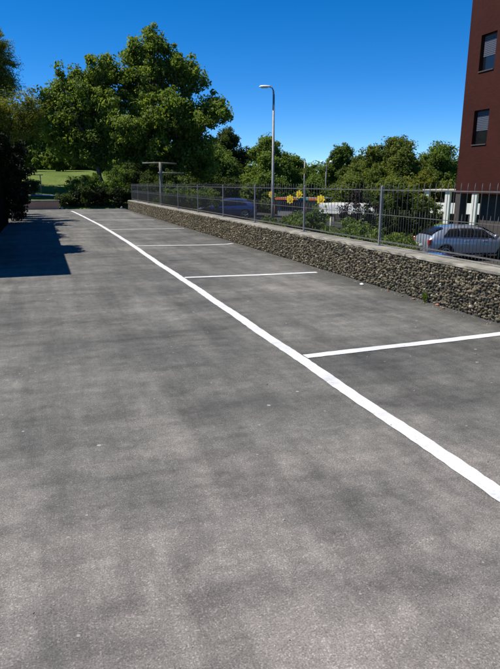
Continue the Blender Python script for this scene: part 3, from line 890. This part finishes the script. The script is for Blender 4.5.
fs += [tuple(range(10)), tuple(50 + k_ for k_ in range(10))]
head = hd.add(vs, fs).build('lamp_head', 'white', sl, True)
MB().box(-0.74, -0.36, -0.10, 0.10, 6.98 - g_ - 0.065, 6.98 - g_ - 0.045).build('lens', 'lens', head)

g_ = height(24.9, 49.5)
tl = thing('twin_lamp', 'distant lamp post with two small white heads before the round tree', 'street lamp', (24.9, 49.5, g_), math.radians(-19))
MB().lathe([(0.08, -0.2), (0.06, 3.2 - g_)], 10).build('pole', 'iron', tl, True)
MB().tube([(-0.42, 0, 3.3 - g_), (-0.2, 0, 3.22 - g_), (0, 0, 3.15 - g_), (0.2, 0, 3.22 - g_), (0.42, 0, 3.3 - g_)], 0.03, 7).build('arm', 'iron', tl, True)
for s in (-1, 1):
    MB().lathe([(0.03, -0.1), (0.12, -0.07), (0.15, 0.0), (0.12, 0.09), (0.04, 0.13)], 12, c=(s * 0.42, 0, 3.42 - g_)).build('lamp_globe', 'lens', tl, True)
MB().box(-0.14, 0.14, -0.12, -0.06, 0.85 - g_, 1.13 - g_).build('sign_plate', 'white', tl, bevel=0.02)
g_ = height(20.9, 45.6)
up_ = thing('utility_pole', 'thin utility pole with a small yellow plate over the flower kiosk', 'pole', (20.9, 45.6, g_), math.radians(-19))
MB().lathe([(0.07, -0.2), (0.045, 3.4 - g_)], 9).build('shaft', 'galv', up_, True)
MB().box(-0.13, 0.13, -0.09, -0.06, 2.3 - g_, 2.75 - g_).build('plate', 'ochre', up_)

# ------------------------------------------------------------------ flower kiosk
g_ = height(18.3, 41.3)
kz = thing('flower_kiosk', 'low kiosk with red orange fascia and yellow flower signs behind the fence', 'kiosk', (18.3, 41.3, g_), math.radians(-56))
MB().box(-1.9, 0.75, 0.1, 1.9, 0, 1.30).build('body', 'grey', kz, bevel=0.02)
MB().box(-2.1, 2.15, -0.15, 2.0, 1.42, 1.49).build('roof', 'grey', kz)
MB().box(-2.15, 0.2, -0.22, -0.155, 1.33, 1.50).build('fascia', 'redpaint', kz)
MB().box(0.203, 1.2, -0.22, -0.155, 1.33, 1.50).build('fascia', 'teal', kz)
MB().box(1.203, 2.2, -0.22, -0.155, 1.33, 1.50).build('fascia', 'redpaint', kz)
for x in (-2.0, -0.3, 0.9, 2.05):
    MB().tube([(x, 0, -0.1), (x, 0, 1.42)], 0.04, 8).build('post', 'redpaint', kz, True)
MB().box(-1.5, 0.4, 0.06, 0.098, 0.55, 1.15).build('serving_window', 'glass', kz)
def flower(x, z, r_, mat):
    vs, fs = [], []
    n_ = 40
    for yy in (-0.30, -0.24):
        for i in range(n_):
            t = 2 * math.pi * i / n_
            q = r_ * (0.84 + 0.16 * math.cos(8 * t))
            vs.append((x + q * math.cos(t), yy, z + q * math.sin(t)))
    fs = [tuple(range(n_)), tuple(range(n_, 2 * n_))] + [(i, (i + 1) % n_, n_ + (i + 1) % n_, n_ + i) for i in range(n_)]
    f = MB().add(vs, fs).build('flower_sign', mat, kz)
    MB().lathe([(r_ * 0.34, -0.325), (r_ * 0.34, -0.302)], 16, 'y', (x, 0, z)).build('flower_centre', 'ochre', f)
for x, z, r_, m_ in ((-2.15, 0.66, 0.28, 'yellow'), (-0.40, 0.30, 0.36, 'yellow'), (0.42, 0.68, 0.32, 'yellow'), (2.30, 0.32, 0.38, 'yellow')):
    flower(x, z - g_, r_, m_)

# ------------------------------------------------------------------ vehicles
def car(name, label, loc, rz, paint, L=4.2, W=1.76, H=1.43, kind='hatch', cat='car'):
    g = thing(name, label, cat, loc, rz)
    hw = W / 2
    if kind == 'hatch':
        #        x(0 rear..1 front)  top z   belt z  roof half-width
        st = [(0.00, .70, .66, .66), (0.012, .86, .80, .66), (0.04, .98, .93, .64), (0.10, 1.22, .96, .60), (0.19, 1.375, .955, .585), (0.32, 1.43, .94, .60), (0.45, 1.43, .92, .60),
              (0.56, 1.37, .905, .58), (0.66, 1.16, .90, .60), (0.735, .97, .895, .66), (0.80, .90, .86, .68), (0.90, .84, .80, .66), (0.965, .74, .70, .62), (1.0, .60, .56, .56)]
    else:
        st = [(0.00, 1.2, .90, .74), (0.01, 1.75, 1.0, .72), (0.05, 1.93, 1.05, .70), (0.2, 1.96, 1.06, .70), (0.5, 1.96, 1.06, .70), (0.66, 1.93, 1.06, .70), (0.76, 1.72, 1.05, .70), (0.87, 1.18, 1.04, .74),
              (0.90, 1.06, 1.0, .74), (0.97, .92, .88, .72), (1.0, .70, .66, .66)]
    kH = H / max(s[1] for s in st)
    X = np.array([s[0] for s in st]) * L - L / 2
    ZT = np.array([s[1] for s in st]) * kH
    ZB = np.array([s[2] for s in st]) * kH
    HR = np.array([s[3] for s in st]) * hw / 0.88
    u = (X + L / 2) / L
    HW = hw * (1 - 0.16 * np.clip((0.08 - u) / 0.08, 0, 1) ** 2 - 0.20 * np.clip((u - 0.86) / 0.14, 0, 1) ** 2)
    HR = np.minimum(HR, HW * 0.93)
    rings = []
    for i in range(len(X)):
        h_, zb, zt, hr = HW[i], ZB[i], ZT[i], HR[i]
        lowz = 0.20 + 0.10 * max(0, (u[i] - 0.93) / 0.07) + 0.10 * max(0, (0.05 - u[i]) / 0.05)
        half = [(0, lowz), (h_ * .82, lowz), (h_ * .965, lowz + .08), (h_ * .985, (lowz + zb) * 0.42), (h_ * 1.0, lowz * .3 + zb * .7), (h_ * .955, zb), (hr + 0.02, zb + (zt - zb) * .82), (hr * .86, zb + (zt - zb) * .97), (0, zt)]
        rings.append([(X[i], y, z) for y, z in half] + [(X[i], -y, z) for y, z in half[-2:0:-1]])
    n_ = len(rings[0])
    vs = [p for r_ in rings for p in r_]
    fs = [(i * n_ + k_, i * n_ + (k_ + 1) % n_, (i + 1) * n_ + (k_ + 1) % n_, (i + 1) * n_ + k_) for i in range(len(rings) - 1) for k_ in range(n_)]
    fs += [tuple(range(n_ - 1, -1, -1)), tuple((len(rings) - 1) * n_ + k_ for k_ in range(n_))]
    body = MB().add(vs, fs).build('body', paint, g, True)
    s_ = body.modifiers.new('s', 'SUBSURF'); s_.levels = 2; s_.render_levels = 2
    wr = 0.315 if kind == 'hatch' else 0.33
    wx = (-L / 2 + 0.76, L / 2 - 0.86)
    cut = MB()
    for x in wx:
        for s in (-1, 1):
            cut.lathe([(wr + 0.055, s * (hw + 0.1)), (wr + 0.055, s * (hw - 0.30))], 28, 'y', (x, 0, wr))
    cutter = cut.build('cutter', 'black', g)
    bo = body.modifiers.new('b', 'BOOLEAN'); bo.object = cutter; bo.operation = 'DIFFERENCE'; bo.solver = 'EXACT'
    bpy.context.view_layer.update()
    dg = bpy.context.evaluated_depsgraph_get()
    me = bpy.data.meshes.new_from_object(body.evaluated_get(dg))
    body.modifiers.clear()
    old = body.data; body.data = me; me.name = 'body'
    bpy.data.meshes.remove(old)
    cm = cutter.data; bpy.data.objects.remove(cutter); bpy.data.meshes.remove(cm)
    # wheels
    for x in wx:
        for s in (-1, 1):
            c0 = (x, s * (hw - 0.10), wr)
            w_ = MB().lathe([(wr * .62, -0.095), (wr * .93, -0.10), (wr, -0.07), (wr, 0.07), (wr * .93, 0.10), (wr * .62, 0.095)], 28, 'y', c0).build('wheel', 'tyre', g, True)
            rm = MB().lathe([(wr * .60, s * .06), (wr * .66, s * .098), (wr * .60, s * .10), (wr * .56, s * 0.07)], 24, 'y', c0)
            rm.lathe([(wr * .16, s * .06), (wr * .14, s * .10)], 12, 'y', c0)
            for q in range(5):
                t = 2 * math.pi * q / 5 + 0.3
                rm.tube([(c0[0] + math.cos(t) * wr * .1, c0[1] + s * 0.088, wr + math.sin(t) * wr * .1), (c0[0] + math.cos(t) * wr * .60, c0[1] + s * 0.088, wr + math.sin(t) * wr * .60)], [0.034, 0.022], 5)
            rm.build('rim', 'rim', w_, False)
    iz = lambda x: (np.interp(x, X, HW) * .955, np.interp(x, X, ZB), np.interp(x, X, HR) + 0.02, np.interp(x, X, ZB) + (np.interp(x, X, ZT) - np.interp(x, X, ZB)) * .82)
    def side_pane(xb0, xb1, xt0, xt1, v0, v1, s, nm='side_window'):
        vs, nxp, nv = [], 9, 4
        for j in range(nv):
            f = j / (nv - 1); v = v0 + (v1 - v0) * f
            for i in range(nxp):
                q = i / (nxp - 1)
                x = (xb0 + (xb1 - xb0) * q) * (1 - f) + (xt0 + (xt1 - xt0) * q) * f
                yb, zb, yt, zt = iz(x)
                vs.append((x, s * (yb + (yt - yb) * v + 0.008), zb + (zt - zb) * v))
        fs = [(j * nxp + i, j * nxp + i + 1, (j + 1) * nxp + i + 1, (j + 1) * nxp + i) for j in range(nv - 1) for i in range(nxp - 1)]
        o = MB().add(vs, fs).build(nm, 'carglass', g, True)
        so = o.modifiers.new('t', 'SOLIDIFY'); so.thickness = 0.01; so.offset = 0
    def end_pane(x0, x1, k0, k1, nm):
        vs = []
        for j in range(6):
            f = j / 5; x = x0 + (x1 - x0) * f
            w = np.interp(x, X, HR) * (k0 + (k1 - k0) * f)
            for i in range(7):
                yq = -1 + i / 3
                zt = np.interp(x, X, ZT)
                vs.append((x, yq * w, zt - 0.02 * kH * abs(yq) ** 2 + 0.014))
        fs = [(j * 7 + i, j * 7 + i + 1, (j + 1) * 7 + i + 1, (j + 1) * 7 + i) for j in range(5) for i in range(6)]
        o = MB().add(vs, fs).build(nm, 'carglass', g, True)
        so = o.modifiers.new('t', 'SOLIDIFY'); so.thickness = 0.012; so.offset = 0
    q = lambda t: t * L - L / 2
    for s in (-1, 1):
        if kind == 'hatch':
            side_pane(q(.15), q(.315), q(.225), q(.318), .12, .90, s)
            side_pane(q(.32), q(.47), q(.325), q(.465), .10, .90, s)
            side_pane(q(.475), q(.69), q(.470), q(.585), .10, .90, s)
        else:
            side_pane(q(.06), q(.30), q(.06), q(.30), .15, .85, s)
            side_pane(q(.33), q(.58), q(.33), q(.58), .15, .85, s)
            side_pane(q(.61), q(.83), q(.61), q(.76), .15, .85, s)
        mx = q(.665) if kind == 'hatch' else q(.80)
        MB().lathe([(0.03, -0.07), (0.085, -0.06), (0.10, 0.0), (0.07, 0.06), (0.02, 0.075)], 10, 'y', (mx, s * (hw + 0.09), ZB[6] + 0.06)).build('mirror', paint, g, True)
        for dx in ((.36, .55) if kind == 'hatch' else (.42, .68)):
            MB().box(q(dx), q(dx) + 0.19, s * hw * 0.985 - 0.022, s * hw * 0.985 + 0.022, ZB[6] - 0.13, ZB[6] - 0.105).build('door_handle', paint, g, bevel=0.006)
        MB().box(q(.27), q(.72), s * hw * 0.975 - 0.012, s * hw * 0.975 + 0.014, 0.24, 0.30).build('sill_trim', 'black', g, bevel=0.005)
        tz0, tz1 = (0.66, 0.88) if kind == 'hatch' else (0.8, 1.2)
        MB().box(q(.0) - 0.004 + 0.02, q(.0) + 0.17, s * hw * .88 - 0.10, s * hw * .88 + 0.052, tz0 * kH, tz1 * kH).build('tail_light', 'red', g, bevel=0.02)
        MB().box(q(.93), q(.975), s * hw * .74 - 0.15, s * hw * .74 + 0.10, 0.58 * kH, 0.70 * kH).build('headlight', 'lens', g, bevel=0.02)
    if kind == 'hatch':
        end_pane(q(.05), q(.165), .98, .98, 'rear_window')
        end_pane(q(.575), q(.725), .98, .98, 'windscreen')
    else:
        end_pane(q(.012), q(.045), .95, .95, 'rear_window')
        end_pane(q(.68), q(.87), .96, .96, 'windscreen')
    MB().box(q(0) - 0.035, q(0) + 0.10, -hw * .80, hw * .80, 0.34, 0.52).build('rear_bumper', paint, g, bevel=0.03)
    MB().box(q(0) - 0.045, q(0) - 0.034, -0.26, 0.26, 0.55, 0.66).build('number_plate', 'white', g)
    return g

rzc = math.radians(-13)
gz = height(16.7, 19.6) + 0.03
car('silver_hatchback', 'silver hatchback parked behind the fence next to the brick building', (16.62, 19.68, gz), rzc, 'silver')
car('blue_car', 'dark blue car parked far down behind the fence near the street lamp', (11.7, 38.3, height(11.7, 38.3) + 0.03), math.radians(160), 'blue')
car('blue_car', 'bright blue car just below the stone wall, only its roof showing', (8.35, 11.7, height(8.35, 11.7) + 0.03), math.radians(78), 'brightblue', H=1.5)
wb = thing('white_canopy', 'long low white canopy on dark posts behind the shrubs and the plum tree', 'canopy', (20.2, 36.2, height(20.2, 36.2)), math.radians(-58))
gz = height(20.2, 36.2)
MB().box(-2.6, 2.9, 0.05, 2.4, 0.02 - gz, 0.10 - gz).build('roof', 'path', wb, bevel=0.015)
for i in range(5):
    MB().box(-2.6 + i * 1.1, -2.6 + i * 1.1 + 1.07, -0.02, 0.045, -0.62 - gz, 0.06 - gz).build('fascia_panel', 'white', wb, bevel=0.01)
for i in range(6):
    MB().box(-2.58 + i * 1.08, -2.44 + i * 1.08, 0.08, 0.22, -0.1, 0.015 - gz).build('post', 'grey', wb)
MB().box(-2.5, 2.8, 2.2, 2.35, -0.1, 0.015 - gz).build('back_wall', 'darkconc', wb)

# ------------------------------------------------------------------ wire fence across the street
g_ = -1.62
wf = thing('wire_fence', 'low wire mesh fence with pale posts across the street', 'fence', (15.6, 27.2, g_), math.radians(-19))
for x in (-3.2, -1.4, 0.35, 2.1):
    MB().tube([(x, 0, -0.2), (x, 0, 1.38)], 0.045, 8).build('post', 'path', wf, True)
mesh_ = MB()
for i in range(54):
    x = -3.2 + i * 0.1
    mesh_.tube([(x, 0, 0.05), (x, 0, 1.3)], 0.006, 4, False)
for i in range(9):
    mesh_.tube([(-3.2, 0, 0.08 + i * 0.15), (2.1, 0, 0.08 + i * 0.15)], 0.006, 4, False)
tag(mesh_.build('wire_mesh', 'galv', wf), kind='stuff')

# ------------------------------------------------------------------ white pavilion behind the building
pv = thing('white_pavilion', 'white pavilion with thin roof and pillars seen behind the building corner', 'pavilion', (30.5, 37.2, -1.62), math.radians(-60))
MB().box(-3.2, 5.0, -0.2, 3.5, 2.50, 2.66).build('roof', 'path', pv, bevel=0.02)
for x in (-2.9, -1.15, 0.95, 3.0, 4.7):
    MB().box(x - 0.2, x + 0.2, -0.1, 0.3, 0, 2.50).build('pillar', 'white', pv, bevel=0.02)
for x0, x1 in ((-2.70, -1.36), (-0.94, 0.74), (1.16, 2.79), (3.21, 4.49)):
    MB().box(x0, x1, 0.0, 0.12, 0.80, 1.62).build('parapet_panel', 'white', pv, bevel=0.01)
    MB().box(x0, x1, 0.02, 0.10, 1.15, 1.19).build('band', 'grey', pv)
MB().box(-3.1, 4.9, 3.2, 3.4, 0, 2.5).build('back_wall', 'darkconc', pv)

# ------------------------------------------------------------------ brick apartment building
BX, BY, SZ = 19.55, 24.4, 1.0
bd = thing('brick_building', 'red brown brick apartment block on pillars with shuttered windows', 'building', (BX, BY, -1.62))
def bb(name, mat, x0, x1, y0, y1, z0, z1, par=None, bevel=0.0):
    o = MB().box(x0, x1, y0, y1, z0, z1).build(name, mat, par or bd, bevel=bevel)
    o.matrix_parent_inverse = Matrix.Translation((BX, BY, -1.62)).inverted()
    return o
# facade facing the lot built as courses with real openings
wins_y = [(BY - 1.85 - 4.0 * i, BY - 0.85 - 4.0 * i) for i in range(4)]
floors = [(3.22, 4.80), (6.45, 8.05), (9.7, 11.3), (12.9, 14.5)]
T = 0.35
top = 16.5
zc = [SZ] + [v for f in floors for v in f] + [top]
for i in range(0, len(zc) - 1):
    z0, z1 = zc[i], zc[i + 1]
    if i % 2 == 0:
        bb('facade_band', 'brick', BX, BX + T, BY - 18, BY, z0 + (0.0 if i else 0), z1)
    else:
        ycur = BY
        for (a0, a1) in wins_y:
            bb('facade_pier', 'brick', BX, BX + T, a1, ycur, z0 + 0.0005, z1 - 0.0005)
            ycur = a0
        bb('facade_pier', 'brick', BX, BX + T, BY - 18, ycur, z0 + 0.0005, z1 - 0.0005)
        for (a0, a1) in wins_y:
            w = bb('window', 'frame', BX + 0.20, BX + 0.26, a0 + 0.001, a1 - 0.001, z0 + 0.002, z1 - 0.002)
            zz = z0 + (z1 - z0) * 0.42
            def sub(name, mat, *b_):
                MB().box(*b_).build(name, mat, w)
            sub('pane', 'carglass', BX + 0.185, BX + 0.198, a0 + 0.08, a1 - 0.08, z0 + 0.08, zz)
            nsl = 11
            for q_ in range(nsl):
                za = zz + 0.004 + (z1 - 0.06 - zz) * q_ / nsl
                sub('shutter_slat', 'blind', BX + 0.165, BX + 0.190, a0 + 0.05, a1 - 0.05, za, za + (z1 - 0.06 - zz) / nsl - 0.018)
            sub('sill', 'darkconc', BX - 0.04, BX + 0.18, a0 + 0.01, a1 - 0.01, z0 + 0.003, z0 + 0.05)
bb('wall', 'brick', BX + T, BX + 11, BY - 18, BY - 17.65, SZ, top)
bb('wall', 'brick', BX + T, BX + 11, BY - 0.35, BY - 0.001, SZ, top)
bb('wall', 'brick', BX + 10.65, BX + 11, BY - 17.65, BY - 0.35, SZ, top)
bb('floor_slab', 'darkconc', BX + T, BX + 10.65, BY - 17.65, BY - 0.35, SZ + 0.05, SZ + 0.35)
bb('roof', 'concrete', BX - 0.25, BX + 11.25, BY - 18.25, BY + 0.25, top + 0.002, top + 0.3)
for yy in (BY - 0.40, BY - 6, BY - 12, BY - 17.6):
    for xx in (BX + 0.02, BX + 5.2, BX + 10.4):
        bb('pillar', 'darkconc', xx, xx + 0.4, yy, yy + 0.38, -1.7, SZ - 0.001)
bb('ground_floor_wall', 'darkconc', BX + 0.75, BX + 1.0, BY - 17.5, BY - 0.98, -1.7, SZ - 0.002)

# ------------------------------------------------------------------ small things along the wall and on the asphalt
wd = thing('weed', 'small bright green weed growing at the foot of the stone wall', 'weed', (4.43, 5.93, 0))
rr = np.random.RandomState(12)
mb = MB()
for i in range(16):
    th = rr.uniform(0, 6.28); ln = rr.uniform(0.06, 0.15); ot = rr.uniform(0.02, 0.075)
    p0 = Vector((rr.uniform(-.01, .01), rr.uniform(-.01, .01), 0)); p2 = Vector((math.cos(th) * ot * 0.8 - 0.015, math.sin(th) * ot, ln))
    p1 = p0.lerp(p2, 0.5) + Vector((0, 0, ln * 0.18)); sd = Vector((-math.sin(th), math.cos(th), 0)) * rr.uniform(0.007, 0.014)
    mb.add([p0 - sd * .3, p0 + sd * .3, p1 + sd, p1 - sd, p2], [(0, 1, 2, 3), (3, 2, 4)])
weedm = leaf_mat('weed_leaves', (0.10, 0.17, 0.02), (0.16, 0.24, 0.04), 0.35)
mb.build('leaves', weedm, wd)
CH = 'terracotta chips along the wall foot'
for i, (x, y, r_) in enumerate([(4.40, 6.12, .028), (4.38, 6.35, .02), (4.45, 5.70, .034), (4.40, 5.52, .026), (4.42, 6.75, .022), (4.36, 5.85, .016)]):
    rock('terracotta_chip', 'small orange terracotta chip lying along the foot of the stone wall', x, y, 0.002, r_, 'terracotta', 'chip', 40 + i, CH, 0.45)
rock('white_pebble', 'white pebble lying by the stone wall near a bay line', 4.33, 7.31, 0.002, 0.045, 'white', 'pebble', 60, sq=0.35)
# loose grit and dirt, thickest along the wall
Vs, Fs, Ts = [], [], []
k = 0
tet = np.array([(1, 0, -.6), (-.6, .9, -.6), (-.6, -.9, -.6), (0.1, 0, 1)]); tetf = np.array([(0, 1, 3), (1, 2, 3), (2, 0, 3), (0, 2, 1)])
r = np.random.RandomState(91)
def grit(n, fx, smin, smax):
    global k
    for i in range(n):
        x, y = fx()
        s = r.uniform(smin, smax)
        c, s2 = math.cos(r.rand() * 6.28), math.sin(r.rand() * 6.28)
        v = tet * (0.6 + 0.8 * r.rand(4, 1)) * s
        v = np.stack([v[:, 0] * c - v[:, 1] * s2, v[:, 0] * s2 + v[:, 1] * c, v[:, 2] * 0.6], 1)
        Vs.append(v + np.array([x, y, 0.3 * s])); Fs.append(tetf + k); k += 4
grit(420, lambda: (r.uniform(-3, 4.4), 0.8 + 9 * r.rand() ** 1.5), 0.002, 0.005)
grit(110, lambda: (r.uniform(-3, 4.4), 0.8 + 8 * r.rand() ** 1.3), 0.005, 0.011)
grit(1500, lambda: (4.46 - abs(r.normal()) * 0.09, r.uniform(-1, 34)), 0.004, 0.013)
o = link(bpy.data.objects.new('loose_grit', np_mesh('loose_grit', np.concatenate(Vs), np.concatenate(Fs))), None, 'grit')
tag(o, 'loose grit scattered on the asphalt and along the wall foot', 'grit', kind='stuff')
